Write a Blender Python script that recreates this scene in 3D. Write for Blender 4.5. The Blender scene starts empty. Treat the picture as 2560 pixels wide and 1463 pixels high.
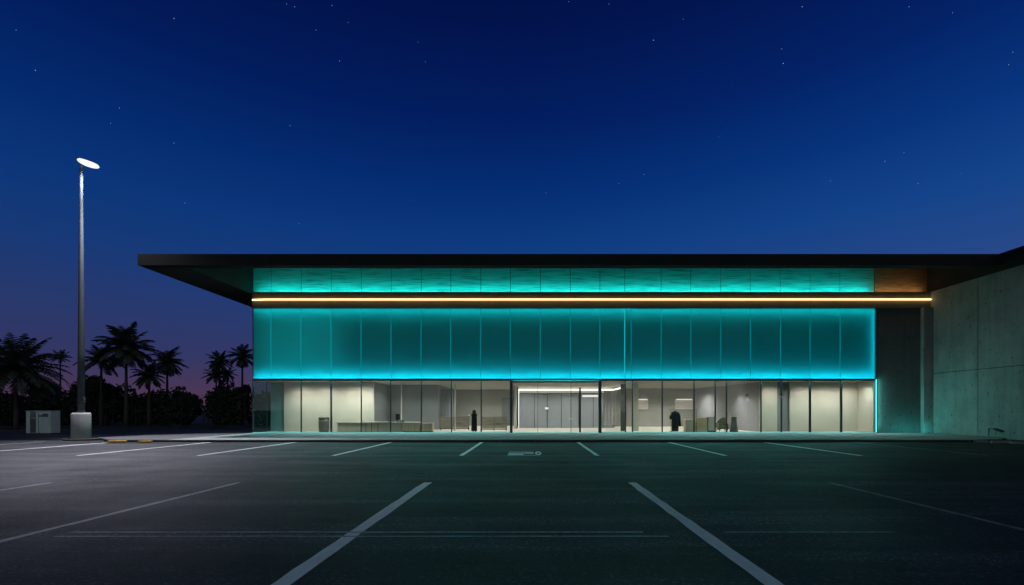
import bpy, bmesh, math, random
from mathutils import Vector, Matrix
R = math.radians
sc = bpy.context.scene
COL = sc.collection
random.seed(7)
F = 1150.0                      # focal length in picture units, vanishing point below
VX, VY, CAMH = 1322.0, 1021.0, 1.75
ZG = 33.27                      # facade line
def X(px, Y): return (px - VX) * Y / F
def H(py, Y): return CAMH + (VY - py) * Y / F
def GY(py): return F * CAMH / (py - VY)

# ------------------------------------------------------------------ materials
def new_mat(name):
    m = bpy.data.materials.new(name); m.use_nodes = True
    nt = m.node_tree; nt.nodes.clear()
    out = nt.nodes.new('ShaderNodeOutputMaterial')
    return m, nt, out
def N(nt, t, **kw):
    n = nt.nodes.new(t)
    for k, v in kw.items():
        if k in n.inputs: n.inputs[k].default_value = v
        else: setattr(n, k, v)
    return n
def ramp(nt, fac, stops, interp='LINEAR'):
    r = nt.nodes.new('ShaderNodeValToRGB'); r.color_ramp.interpolation = interp
    e = r.color_ramp.elements
    while len(e) < len(stops): e.new(0.5)
    for el, (p, c) in zip(e, stops):
        el.position = p; el.color = (*c, 1) if len(c) == 3 else c
    nt.links.new(fac, r.inputs[0]); return r
def coords(nt, scale=(1, 1, 1)):
    tc = N(nt, 'ShaderNodeTexCoord'); mp = N(nt, 'ShaderNodeMapping'); mp.inputs['Scale'].default_value = scale
    nt.links.new(tc.outputs['Object'], mp.inputs[0]); return mp.outputs[0]
def noise(nt, vec, scale, detail=4, rough=.6):
    n = N(nt, 'ShaderNodeTexNoise'); n.inputs['Scale'].default_value = scale
    n.inputs['Detail'].default_value = detail; n.inputs['Roughness'].default_value = rough
    nt.links.new(vec, n.inputs['Vector']); return n.outputs['Fac']
def bump(nt, h, strength, dist=.02):
    b = N(nt, 'ShaderNodeBump'); b.inputs['Strength'].default_value = strength; b.inputs['Distance'].default_value = dist
    nt.links.new(h, b.inputs['Height']); return b.outputs[0]
def simple(name, c, rough=.5, metal=0, var=.18, scale=6, stretch=(1, 1, 1), bmp=.0, spec=.5):
    m, nt, out = new_mat(name)
    p = N(nt, 'ShaderNodeBsdfPrincipled'); p.inputs['Roughness'].default_value = rough; p.inputs['Metallic'].default_value = metal
    p.inputs['Specular IOR Level'].default_value = spec
    v = coords(nt, stretch); f = noise(nt, v, scale)
    lo = tuple(x * (1 - var) for x in c); hi = tuple(min(1, x * (1 + var)) for x in c)
    r = ramp(nt, f, [(.3, lo), (.7, hi)]); nt.links.new(r.outputs[0], p.inputs['Base Color'])
    if bmp: nt.links.new(bump(nt, f, bmp), p.inputs['Normal'])
    nt.links.new(p.outputs[0], out.inputs[0]); return m
def emit(name, c, s):
    m, nt, out = new_mat(name); e = N(nt, 'ShaderNodeEmission'); e.inputs[0].default_value = (*c, 1); e.inputs[1].default_value = s
    nt.links.new(e.outputs[0], out.inputs[0]); return m
def glass(name, tint, refl=1.0, ior=1.45):
    m, nt, out = new_mat(name)
    t = N(nt, 'ShaderNodeBsdfTransparent'); t.inputs[0].default_value = (*tint, 1)
    g = N(nt, 'ShaderNodeBsdfGlossy'); g.inputs['Roughness'].default_value = .02; g.inputs[0].default_value = (refl, refl, refl, 1)
    lw = N(nt, 'ShaderNodeLayerWeight'); lw.inputs[0].default_value = .5
    pw = N(nt, 'ShaderNodeMath', operation='POWER'); pw.inputs[1].default_value = 5; nt.links.new(lw.outputs['Facing'], pw.inputs[0])
    fr = N(nt, 'ShaderNodeMath', operation='MULTIPLY_ADD'); fr.inputs[1].default_value = .9; fr.inputs[2].default_value = .035 if ior > 1.1 else 0
    nt.links.new(pw.outputs[0], fr.inputs[0])
    if ior <= 1.1: fr.inputs[1].default_value = 0
    mx = N(nt, 'ShaderNodeMixShader')
    nt.links.new(fr.outputs[0], mx.inputs[0]); nt.links.new(t.outputs[0], mx.inputs[1]); nt.links.new(g.outputs[0], mx.inputs[2])
    nt.links.new(mx.outputs[0], out.inputs[0]); return m

def mat_asphalt():
    m, nt, out = new_mat('asphalt')
    p = N(nt, 'ShaderNodeBsdfPrincipled')
    v = coords(nt); vs = coords(nt, (.16, 1.5, 1))
    big = noise(nt, vs, .7, 6, .65); fine = noise(nt, v, 22, 4, .75); mid = noise(nt, v, .5, 5, .6)
    r1 = ramp(nt, big, [(.36, (.0075, .0077, .0088)), (.5, (.0175, .0178, .0195)), (.64, (.047, .0465, .049))])
    r2 = ramp(nt, fine, [(.32, (.35, .35, .35)), (.5, (.85, .85, .85)), (.66, (2.2, 2.2, 2.2))])
    r4 = ramp(nt, mid, [(.3, (.6, .6, .6)), (.5, (1, 1, 1)), (.7, (1.35, 1.35, 1.35))])
    def mul(a, b, f=1):
        mu = N(nt, 'ShaderNodeMix', data_type='RGBA', blend_type='MULTIPLY'); mu.inputs[0].default_value = f
        nt.links.new(a, mu.inputs[6]); nt.links.new(b, mu.inputs[7]); return mu.outputs[2]
    c = mul(mul(r1.outputs[0], r2.outputs[0]), r4.outputs[0])
    # pale stones in the binder
    vo = N(nt, 'ShaderNodeTexVoronoi'); vo.inputs['Scale'].default_value = 34; nt.links.new(v, vo.inputs['Vector'])
    sx = N(nt, 'ShaderNodeSeparateColor'); nt.links.new(vo.outputs['Color'], sx.inputs[0])
    st = ramp(nt, sx.outputs[0], [(.80, (1, 1, 1)), (.86, (3.0, 3.0, 3.0)), (1, (5, 5, 5))], 'CONSTANT'); c = mul(c, st.outputs[0])
    # cracks
    vo = N(nt, 'ShaderNodeTexVoronoi', feature='DISTANCE_TO_EDGE'); vo.inputs['Scale'].default_value = .11
    wv = N(nt, 'ShaderNodeVectorMath', operation='ADD'); nz = N(nt, 'ShaderNodeTexNoise'); nz.inputs['Scale'].default_value = .5; nz.inputs['Detail'].default_value = 6
    sc_ = N(nt, 'ShaderNodeVectorMath', operation='SCALE'); sc_.inputs['Scale'].default_value = 3
    nt.links.new(v, nz.inputs['Vector']); nt.links.new(nz.outputs['Color'], sc_.inputs[0]); nt.links.new(v, wv.inputs[0]); nt.links.new(sc_.outputs[0], wv.inputs[1])
    nt.links.new(wv.outputs[0], vo.inputs['Vector'])
    cr = ramp(nt, vo.outputs['Distance'], [(0, (.3, .3, .3)), (.0022, (1, 1, 1))]); c = mul(c, cr.outputs[0], .9)
    # oil drips and stains in the bays
    sn = noise(nt, v, .9, 3, .5); so = ramp(nt, sn, [(.28, (.5, .5, .5)), (.36, (1, 1, 1))]); c = mul(c, so.outputs[0])
    nt.links.new(c, p.inputs['Base Color'])
    rr = ramp(nt, mid, [(.3, (.55,) * 3), (.7, (.75,) * 3)]); nt.links.new(rr.outputs[0], p.inputs['Roughness'])
    p.inputs['Specular IOR Level'].default_value = .22
    nt.links.new(bump(nt, fine, .8, .03), p.inputs['Normal'])
    nt.links.new(p.outputs[0], out.inputs[0]); return m
def mat_paint(name, c, worn):
    m, nt, out = new_mat(name)
    p = N(nt, 'ShaderNodeBsdfPrincipled'); p.inputs['Roughness'].default_value = .6
    v = coords(nt); vs = coords(nt, (6, 1.2, 1)); a = noise(nt, v, 3.2, 6, .75); b = noise(nt, vs, 2.5, 5, .8)
    ad = N(nt, 'ShaderNodeMath', operation='ADD'); nt.links.new(a, ad.inputs[0]); nt.links.new(b, ad.inputs[1])
    r = ramp(nt, ad.outputs[0], [(max(0, worn - .12), (.05, .05, .052)), (worn, tuple(.72 * x for x in c)), (min(1, worn + .3), c)])
    hv = N(nt, 'ShaderNodeMath', operation='MULTIPLY'); hv.inputs[1].default_value = .5
    nt.links.new(ad.outputs[0], hv.inputs[0]); nt.links.new(hv.outputs[0], r.inputs[0])
    nt.links.new(r.outputs[0], p.inputs['Base Color'])
    nt.links.new(bump(nt, noise(nt, v, 26, 3, .7), .5, .02), p.inputs['Normal'])
    nt.links.new(p.outputs[0], out.inputs[0]); return m
def mat_concrete(name, c, pits=1.0, streak=.5):
    m, nt, out = new_mat(name)
    p = N(nt, 'ShaderNodeBsdfPrincipled'); p.inputs['Roughness'].default_value = .85
    v = coords(nt); vs = coords(nt, (2.2, 2.2, .16))
    a = noise(nt, v, .7, 6, .65); s = noise(nt, vs, 1.6, 5, .7); f = noise(nt, v, 14, 4, .7)
    r1 = ramp(nt, a, [(.3, tuple(x * .78 for x in c)), (.7, tuple(x * 1.15 for x in c))])
    r2 = ramp(nt, s, [(.3, (1 - streak,) * 3), (.6, (1, 1, 1))])
    mu = N(nt, 'ShaderNodeMix', data_type='RGBA', blend_type='MULTIPLY'); mu.inputs[0].default_value = 1
    nt.links.new(r1.outputs[0], mu.inputs[6]); nt.links.new(r2.outputs[0], mu.inputs[7])
    # pits and rusty specks, elongated downwards
    vp = coords(nt, (1, 1, .45)); pt = noise(nt, vp, 7.5, 3, .6)
    r3 = ramp(nt, pt, [(.31, (.3, .24, .2)), (.37, (1, 1, 1))])
    mu2 = N(nt, 'ShaderNodeMix', data_type='RGBA', blend_type='MULTIPLY'); mu2.inputs[0].default_value = pits
    nt.links.new(mu.outputs[2], mu2.inputs[6]); nt.links.new(r3.outputs[0], mu2.inputs[7])
    nt.links.new(mu2.outputs[2], p.inputs['Base Color'])
    nt.links.new(bump(nt, f, .35, .02), p.inputs['Normal'])
    nt.links.new(p.outputs[0], out.inputs[0]); return m
def mat_wood(name, c, spec=.3):
    m, nt, out = new_mat(name)
    p = N(nt, 'ShaderNodeBsdfPrincipled'); p.inputs['Roughness'].default_value = .5; p.inputs['Specular IOR Level'].default_value = spec
    vs = coords(nt, (.5, 1, 7)); a = noise(nt, vs, 1.8, 6, .7)
    r1 = ramp(nt, a, [(.3, tuple(x * .35 for x in c)), (.5, tuple(x * .85 for x in c)), (.68, tuple(x * 1.3 for x in c))])
    nt.links.new(r1.outputs[0], p.inputs['Base Color']); nt.links.new(bump(nt, a, .3, .02), p.inputs['Normal'])
    nt.links.new(p.outputs[0], out.inputs[0]); return m
def mat_frost():
    m, nt, out = new_mat('frosted_teal_glass')
    v = coords(nt, (1, 1, .6)); a = noise(nt, v, .45, 3, .5)
    r = ramp(nt, a, [(.3, (.12, .68, .72)), (.7, (.14, .72, .76))])
    t = N(nt, 'ShaderNodeBsdfTranslucent'); nt.links.new(r.outputs[0], t.inputs[0])
    d = N(nt, 'ShaderNodeBsdfDiffuse'); d.inputs[0].default_value = (.003, .025, .028, 1)
    ad = N(nt, 'ShaderNodeAddShader'); nt.links.new(t.outputs[0], ad.inputs[0]); nt.links.new(d.outputs[0], ad.inputs[1])
    g = N(nt, 'ShaderNodeBsdfGlossy'); g.inputs['Roughness'].default_value = .22
    fr = N(nt, 'ShaderNodeFresnel'); fr.inputs[0].default_value = 1.2
    mx = N(nt, 'ShaderNodeMixShader'); nt.links.new(fr.outputs[0], mx.inputs[0])
    nt.links.new(ad.outputs[0], mx.inputs[1]); nt.links.new(g.outputs[0], mx.inputs[2])
    nt.links.new(mx.outputs[0], out.inputs[0]); return m
def mat_ripple():
    m, nt, out = new_mat('rippled_teal_panel')
    p = N(nt, 'ShaderNodeBsdfPrincipled'); p.inputs['Roughness'].default_value = .45
    vs = coords(nt, (.35, 1, 9)); a = noise(nt, vs, 1.5, 5, .65)
    r = ramp(nt, a, [(.34, (.06, .24, .23)), (.5, (.17, .62, .58)), (.7, (.2, .74, .69))])
    nt.links.new(r.outputs[0], p.inputs['Base Color']); nt.links.new(bump(nt, a, .6, .04), p.inputs['Normal'])
    nt.links.new(p.outputs[0], out.inputs[0]); return m

M = {}
M['asphalt'] = mat_asphalt()
M['paint'] = mat_paint('white_road_paint', (.93, .93, .91), .37)
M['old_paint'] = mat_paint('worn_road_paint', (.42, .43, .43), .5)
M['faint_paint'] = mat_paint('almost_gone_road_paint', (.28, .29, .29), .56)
M['yellow'] = mat_paint('yellow_road_paint', (.75, .36, .04), .42)
M['soil'] = simple('grassy_soil', (.035, .045, .02), .95, var=.5, scale=2, bmp=.6)
M['paving'] = mat_concrete('pavement_concrete', (.25, .25, .245), .4, .15)
M['tar'] = mat_concrete('tarred_footpath', (.075, .075, .078), .5, .25)  # darker version of the pavement for its left end
M['kerb'] = mat_concrete('dark_kerb_concrete', (.032, .028, .027), .5, .3)
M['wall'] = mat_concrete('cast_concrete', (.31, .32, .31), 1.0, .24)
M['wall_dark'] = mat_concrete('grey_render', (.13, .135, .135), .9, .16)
M['joint'] = simple('joint_shadow_filler', (.02, .02, .02), .9)  # dark backing behind the open joints
M['roof'] = simple('dark_roof_metal', (.014, .013, .013), .8, .0, .2, 1.5, spec=.2)
M['soffit'] = simple('dark_soffit_board', (.019, .0155, .0135), .7, 0, .25, 1.2, (.2, 1, 1))
M['beam'] = simple('bronze_beam', (.19, .165, .105), .55, 0, .12, 1)
M['wood'] = mat_wood('warm_timber', (.42, .27, .13))
M['frost'] = mat_frost()
M['ripple'] = mat_ripple()
M['dark_frame'] = simple('dark_window_frame', (.035, .055, .058), .4, .3, .15, 5)
M['trim'] = simple('black_trim', (.012, .014, .015), .5)
M['clear'] = glass('clear_rear_face', (.96, .98, .98), .2, 1.0)
M['glass'] = glass('clear_glass', (.93, .955, .94))
M['green_glass'] = glass('green_glass', (.5, .8, .75))
M['led_warm'] = emit('warm_led', (1.0, .70, .38), 4.5)
M['joint_glow'] = emit('edge_lit_glass_joint', (.0, .6, .68), .6)  # bright panel joints, their glow put in as emission
M['joint_bright'] = emit('edge_lit_glass_fin', (.02, .75, .85), .62)
M['led_teal'] = emit('teal_led', (.16, .85, .85), .9)
M['led_edge'] = emit('teal_edge_led', (.12, .85, .9), 1.4)
M['led_white'] = emit('white_lamp', (.90, .93, 1.0), 1.25)
M['strip_white'] = emit('white_light_bar', (1, .95, .88), 2.2)
M['cream'] = simple('cream_wall', (.56, .53, .455), .85, 0, .05, 1.0)
M['grey_wall'] = simple('grey_wall', (.185, .205, .21), .85, 0, .06, 1.0)
M['mid_wall'] = simple('greige_wall', (.33, .33, .30), .85, 0, .06, 1.0)
M['blue_wall'] = simple('pale_grey_wall', (.33, .335, .35), .7, 0, .05, 1.0)
M['ceiling'] = simple('ceiling_plaster', (.52, .50, .43), .9, 0, .03, 1)
M['floor_in'] = simple('pale_floor', (.55, .51, .45), .35, 0, .06, 1.5)
M['teal_part'] = simple('teal_partition', (.12, .26, .26), .4, 0, .1, 1)
M['part_glass'] = simple('grey_partition_panel', (.36, .39, .41), .3, 0, .06, 2, (4, 4, .3))
M['curtain_w'] = simple('white_curtain', (.55, .57, .58), .9, 0, .08, 3)
M['curtain_d'] = simple('dark_curtain', (.17, .18, .17), .9, 0, .1, 3)
M['pole'] = simple('galvanised_pole', (.055, .062, .068), .6, 0, .15, 4, (1, 1, .2))
M['base'] = mat_concrete('pole_base_concrete', (.36, .345, .33), .4, .2)
M['cab'] = simple('grey_green_cabinet', (.36, .43, .43), .55, 0, .12, 3, (1, 1, .4))
M['cab_dark'] = simple('cabinet_recess', (.05, .055, .055), .6)
M['bark'] = simple('palm_bark', (.04, .034, .028), .9, 0, .4, 6, (1, 1, 4), .6)
M['frond'] = simple('palm_leaf', (.03, .041, .026), .6, 0, .35, 2)
M['leaf'] = simple('dark_leaf', (.018, .024, .015), .8, 0, .45, 1.5)
M['black'] = simple('black_fabric', (.008, .012, .013), .9, 0, .2, 8)
M['dress'] = simple('black_dress_cloth', (.006, .01, .012), .85, 0, .25, 9, (3, 3, .4), .4)
M['hair'] = simple('dark_brown_hair', (.055, .022, .016), .5, 0, .4, 30, (1, 1, .1))
M['skin'] = simple('skin', (.5, .33, .24), .55, 0, .08, 12)
M['white_obj'] = simple('white_laminate', (.6, .6, .56), .4, 0, .04, 3)
M['counter'] = simple('grey_green_panel', (.46, .43, .35), .6, 0, .1, 2, (5, 5, .4))
M['beige'] = simple('beige_panel', (.62, .48, .33), .6, 0, .06, 3)
M['card'] = simple('cardboard', (.68, .47, .25), .85, 0, .1, 5)
M['dkgrey'] = simple('dark_grey_plastic', (.09, .095, .09), .5, 0, .12, 4)
M['olive'] = simple('olive_upholstery', (.10, .105, .07), .85, 0, .2, 8)
M['slat'] = mat_wood('grey_olive_slats', (.23, .20, .15))
M['metal'] = simple('brushed_steel', (.5, .5, .48), .3, .8, .08, 8)
M['screen'] = simple('dark_screen', (.01, .012, .014), .15)
M['print'] = simple('striped_print', (.72, .66, .62), .8, 0, .28, 1.8, (.25, 1, 6))
M['soft_white'] = emit('lit_white_panel', (1, .93, .95), 1.0)

# ------------------------------------------------------------------ mesh helpers
def woff(o):
    v = Vector((0, 0, 0))
    while o is not None: v += o.location; o = o.parent
    return v
class MB:
    def __init__(s): s.v = []; s.f = []
    def add(s, vs, fs):
        b = len(s.v); s.v += [tuple(v) for v in vs]; s.f += [tuple(i + b for i in f) for f in fs]; return s
    def box(s, x0, x1, y0, y1, z0, z1):
        return s.add([(x0,y0,z0),(x1,y0,z0),(x1,y1,z0),(x0,y1,z0),(x0,y0,z1),(x1,y0,z1),(x1,y1,z1),(x0,y1,z1)],
                     [(0,3,2,1),(4,5,6,7),(0,1,5,4),(1,2,6,5),(2,3,7,6),(3,0,4,7)])
    def prism(s, poly, z0, z1):      # poly counter-clockwise from above
        n = len(poly)
        return s.add([(x,y,z0) for x,y in poly] + [(x,y,z1) for x,y in poly],
                     [tuple(reversed(range(n))), tuple(range(n,2*n))] + [(i,(i+1)%n,n+(i+1)%n,n+i) for i in range(n)])
    def extrude_x(s, prof, x0, x1):  # prof: (y,z)
        n = len(prof)
        return s.add([(x0,y,z) for y,z in prof] + [(x1,y,z) for y,z in prof],
                     [tuple(range(n)), tuple(reversed(range(n,2*n)))] + [(i,n+i,n+(i+1)%n,(i+1)%n) for i in range(n)])
    def lathe(s, prof, cx, cy, n=20, sx=1, sy=1, cap=True):   # prof: (r,z)
        b = []; fs = []
        for r, z in prof:
            for k in range(n):
                a = 2*math.pi*k/n; b.append((cx + r*sx*math.cos(a), cy + r*sy*math.sin(a), z))
        for j in range(len(prof)-1):
            for k in range(n):
                fs.append((j*n+k, j*n+(k+1)%n, (j+1)*n+(k+1)%n, (j+1)*n+k))
        if cap:
            fs.append(tuple(reversed(range(n)))); fs.append(tuple(range((len(prof)-1)*n, len(prof)*n)))
        return s.add(b, fs)
    def tube(s, pts, rad, n=8):
        pts = [Vector(p) for p in pts]; rad = rad if isinstance(rad, (list, tuple)) else [rad]*len(pts)
        b = []; fs = []
        for i, p in enumerate(pts):
            d = (pts[min(i+1,len(pts)-1)] - pts[max(i-1,0)]).normalized()
            u = d.cross(Vector((0,0,1)) if abs(d.z) < .95 else Vector((1,0,0))).normalized(); w = d.cross(u)
            for k in range(n):
                a = 2*math.pi*k/n; b.append(p + (u*math.cos(a) + w*math.sin(a))*rad[i])
        for j in range(len(pts)-1):
            for k in range(n): fs.append((j*n+k, j*n+(k+1)%n, (j+1)*n+(k+1)%n, (j+1)*n+k))
        fs.append(tuple(reversed(range(n)))); fs.append(tuple(range((len(pts)-1)*n, len(pts)*n)))
        return s.add(b, fs)
    def build(s, name, mat, parent=None, smooth=False, bevel=0):
        off = woff(parent)
        me = bpy.data.meshes.new(name)
        me.from_pydata([(v[0]-off.x, v[1]-off.y, v[2]-off.z) for v in s.v], [], s.f)
        me.validate(); me.update()
        if smooth:
            for p in me.polygons: p.use_smooth = True
        o = bpy.data.objects.new(name, me); COL.objects.link(o); me.materials.append(M[mat] if isinstance(mat, str) else mat)
        if parent is not None: o.parent = parent
        if bevel:
            bm = o.modifiers.new('bevel', 'BEVEL'); bm.width = bevel; bm.segments = 2; bm.limit_method = 'ANGLE'
        return o
def box(name, mat, b, parent=None, bevel=0): return MB().box(*b).build(name, mat, parent, bevel=bevel)
def tag(o, label=None, cat=None, group=None, kind=None):
    for k, v in (('label', label), ('category', cat), ('group', group), ('kind', kind)):
        if v: o[k] = v
    return o
def root(name, loc, label, cat, group=None):
    o = bpy.data.objects.new(name, None); o.empty_display_size = .2; COL.objects.link(o); o.location = loc
    return tag(o, label, cat, group)
def spot(name, loc, target, watts, color, angle, blend=1.0, radius=.05, parent=None):
    l = bpy.data.lights.new(name, 'SPOT'); l.energy = watts; l.color = color; l.spot_size = R(angle); l.spot_blend = blend; l.shadow_soft_size = radius
    o = bpy.data.objects.new(name, l); COL.objects.link(o)
    d = (Vector(target) - Vector(loc)).normalized(); o.rotation_euler = d.to_track_quat('-Z', 'Y').to_euler()
    o.location = Vector(loc) - woff(parent)
    if parent: o.parent = parent
    return o
def area(name, loc, direction, sx, sy, watts, color, parent=None, spread=180, up='Y'):
    l = bpy.data.lights.new(name, 'AREA'); l.shape = 'RECTANGLE'; l.size = sx; l.size_y = sy; l.energy = watts; l.color = color; l.spread = R(spread)
    o = bpy.data.objects.new(name, l); COL.objects.link(o)
    zax = -Vector(direction).normalized(); xax = Vector((1, 0, 0)) if up == 'Y' else Vector((0, 0, 1)); yax = zax.cross(xax)
    o.rotation_euler = Matrix((xax, yax, zax)).transposed().to_euler()
    o.location = Vector(loc) - woff(parent)
    if parent: o.parent = parent
    return o

# ------------------------------------------------------------------ camera, world
cam = bpy.data.cameras.new('camera'); co = bpy.data.objects.new('camera', cam); COL.objects.link(co); sc.camera = co
cam.lens = 36 * F / 2548; cam.sensor_width = 36; cam.clip_start = .05; cam.clip_end = 12000
co.location = (0, 0, CAMH); co.rotation_euler = (R(90), 0, 0)
cam.shift_x = -(VX - 1274) / 2548; cam.shift_y = (VY - 728) / 2548

w = bpy.data.worlds.new('World'); sc.world = w; w.use_nodes = True
nt = w.node_tree; nt.nodes.clear()
wo = N(nt, 'ShaderNodeOutputWorld'); bg = N(nt, 'ShaderNodeBackground')
tc = N(nt, 'ShaderNodeTexCoord'); sp = N(nt, 'ShaderNodeSeparateXYZ'); nt.links.new(tc.outputs['Generated'], sp.inputs[0])
rz = ramp(nt, sp.outputs['Z'], [(0, (.105, .042, .075)), (.04, (.075, .043, .102)), (.09, (.040, .044, .140)), (.17, (.025, .047, .172)),
        (.25, (.011, .048, .205)), (.335, (.0045, .043, .212)), (.43, (.0016, .027, .172)), (.53, (.0008, .0135, .118)), (.64, (.0006, .0068, .074)), (.80, (.0003, .002, .022))])
# the afterglow lies ahead: brighter, clearer blue towards +X, and the sky darkens behind
rx = ramp(nt, N(nt, 'ShaderNodeMath', operation='MULTIPLY_ADD').outputs[0], [(0, (.74, .80, .84)), (.5, (1, 1, 1)), (1, (1.9, 1.5, 1.3))])
ma = rx.inputs[0].links[0].from_node; ma.inputs[1].default_value = .5; ma.inputs[2].default_value = .5; nt.links.new(sp.outputs['X'], ma.inputs[0])
ry = ramp(nt, N(nt, 'ShaderNodeMath', operation='MULTIPLY_ADD').outputs[0], [(.25, (.22, .25, .3)), (.62, (1, 1, 1))])
mb_ = ry.inputs[0].links[0].from_node; mb_.inputs[1].default_value = .5; mb_.inputs[2].default_value = .5; nt.links.new(sp.outputs['Y'], mb_.inputs[0])
m2 = N(nt, 'ShaderNodeMix', data_type='RGBA', blend_type='MULTIPLY'); m2.inputs[0].default_value = 1
nt.links.new(rx.outputs[0], m2.inputs[6]); nt.links.new(ry.outputs[0], m2.inputs[7]); rx = m2
mu = N(nt, 'ShaderNodeMix', data_type='RGBA', blend_type='MULTIPLY'); mu.inputs[0].default_value = 1
nt.links.new(rz.outputs[0], mu.inputs[6]); nt.links.new(rx.outputs[2], mu.inputs[7])
# pale glow added to the sky behind the camera to lift the parking lines
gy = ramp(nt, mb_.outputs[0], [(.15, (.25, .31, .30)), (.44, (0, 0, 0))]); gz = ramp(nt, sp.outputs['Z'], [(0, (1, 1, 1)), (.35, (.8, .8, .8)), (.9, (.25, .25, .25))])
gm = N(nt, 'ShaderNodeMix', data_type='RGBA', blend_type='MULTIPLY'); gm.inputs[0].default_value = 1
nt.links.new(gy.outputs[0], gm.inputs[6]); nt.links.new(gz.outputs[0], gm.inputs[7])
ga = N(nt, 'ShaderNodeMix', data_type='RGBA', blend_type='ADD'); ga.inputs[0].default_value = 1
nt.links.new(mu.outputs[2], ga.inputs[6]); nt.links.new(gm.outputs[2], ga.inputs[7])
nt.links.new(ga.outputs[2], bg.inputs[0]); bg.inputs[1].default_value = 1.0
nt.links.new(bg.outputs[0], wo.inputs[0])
sc.view_settings.view_transform = 'Standard'; sc.view_settings.look = 'None'; sc.view_settings.exposure = 0; sc.view_settings.gamma = 1
sc.render.engine = 'CYCLES'
cy = sc.cycles; cy.use_denoising = True
try: cy.denoiser = 'OPENIMAGEDENOISE'
except Exception: pass
cy.max_bounces = 8; cy.diffuse_bounces = 4; cy.glossy_bounces = 3; cy.transmission_bounces = 6; cy.transparent_max_bounces = 16
cy.caustics_reflective = False; cy.caustics_refractive = False; cy.sample_clamp_indirect = 4

# stars at their directions, far away
stars = [(733,17,.8),(433,46,1),(40,75,.5),(153,124,.4),(88,175,.9),(845,152,1),(786,75,.6),(866,56,.5),(722,313,.7),(297,269,.7),(275,307,.5),(433,356,.9),
 (332,308,.3),(1022,499,1),(744,556,.6),(460,505,.6),(472,513,.4),(1040,105,.5),(1058,154,.5),(664,180,.4),(706,207,.4),(1626,100,1.5),(1996,17,1.3),(1949,158,1.5),(1945,122,.6),(1700,48,.7),
 (1515,10,.6),(1415,4,.6),(2262,17,.7),(2106,120,.4),(2125,272,.4),(2202,402,.9),(2249,380,.5),(2285,457,.6),(2391,432,.5),(2066,450,.6),(2520,130,.6),(2510,161,.7),
 (1820,215,.5),(1788,340,.5),(1602,434,.7),(1540,457,.6),(1536,460,.4),(1358,480,.6),(1055,355,.3),(1030,275,.3),(2370,32,.5),(112,690,.4),(150,697,.4),(950,114,.4),(826,14,.7),
 (1211,152,.4),(713,10,.6),(809,30,.4),(434,506,.4),(198,180,.4),(410,98,.3),(780,140,.3),(1600,224,.4),(284,690,.3),(330,560,.3),(1290,140,.3),(902,230,.3)]
mb = MB()
for (px, py, b) in stars:
    if b < .45: continue
    D = 4000.0; c = Vector((X(px, D), D, H(py, D))); r = 2.0 * math.sqrt(b) * (c.length / D)
    mb.add([c+Vector(d)*r for d in ((1,0,0),(0,1,0),(-1,0,0),(0,-1,0),(0,0,1),(0,0,-1))],
           [(0,1,4),(1,2,4),(2,3,4),(3,0,4),(1,0,5),(2,1,5),(3,2,5),(0,3,5)])
M['star'] = emit('starlight', (.8, .88, 1), .75)
tag(mb.build('starry_sky', 'star'), kind='structure')

# ------------------------------------------------------------------ ground
def sheet(name, mat, poly, z, kind='structure'):
    mb = MB(); mb.add([(x, y, z) for x, y in poly], [tuple(range(len(poly)))]); return tag(mb.build(name, mat), kind=kind)
sheet('ground', 'soil', [(-4000,-4000),(4000,-4000),(4000,4000),(-4000,4000)], -.06)
sheet('parking_lot', 'asphalt', [(-140,-60),(60,-60),(60,66),(-20,66),(X(630,48), 48.4),(X(300,43),43.5),(X(0,38),38.6),(-140,30)], 0)
# raised pavement in front of the building with a tapering left end
ZK = 25.47
pav = [(X(262,ZK+.4), ZK+.55), (X(285,ZK), ZK+.15), (-20, ZK), (24, ZK), (26.4, ZK+.5), (27.6, ZK+1.6), (28.6, ZK+3.2)]
tag(MB().prism([(-20.0, ZK)] + pav[3:] + [(28.6, 33.2), (-20.0, 33.2)], 0.002, .13).build('pavement', 'paving', bevel=.02), kind='structure')
tag(MB().prism([pav[0], pav[1], (-20.005, ZK), (-20.005, 33.2), (-22.5, 32.6), (-25.2, 30.2), (-25.9, 27.6)], 0.002, .128).build('footpath', 'tar', bevel=.02), kind='structure')
# kerb stones set just in front of the pavement edge
mb = MB(); front = pav[:7]
for i in range(len(front)-1):
    a, b = Vector(front[i]), Vector(front[i+1]); L = (b-a).length; d = (b-a)/L; nrm = Vector((d.y, -d.x)); n = max(1, round(L/1.8))
    for k in range(n):
        p = a + d*(L*k/n + .006); q = a + d*(L*(k+1)/n - .006)
        mb.prism([tuple(p+nrm*.17), tuple(q+nrm*.17), tuple(q+nrm*.004), tuple(p+nrm*.004)], 0.001, .122 + random.uniform(-.006,.006))
tag(mb.build('kerb', 'kerb', bevel=.015), kind='structure')

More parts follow.
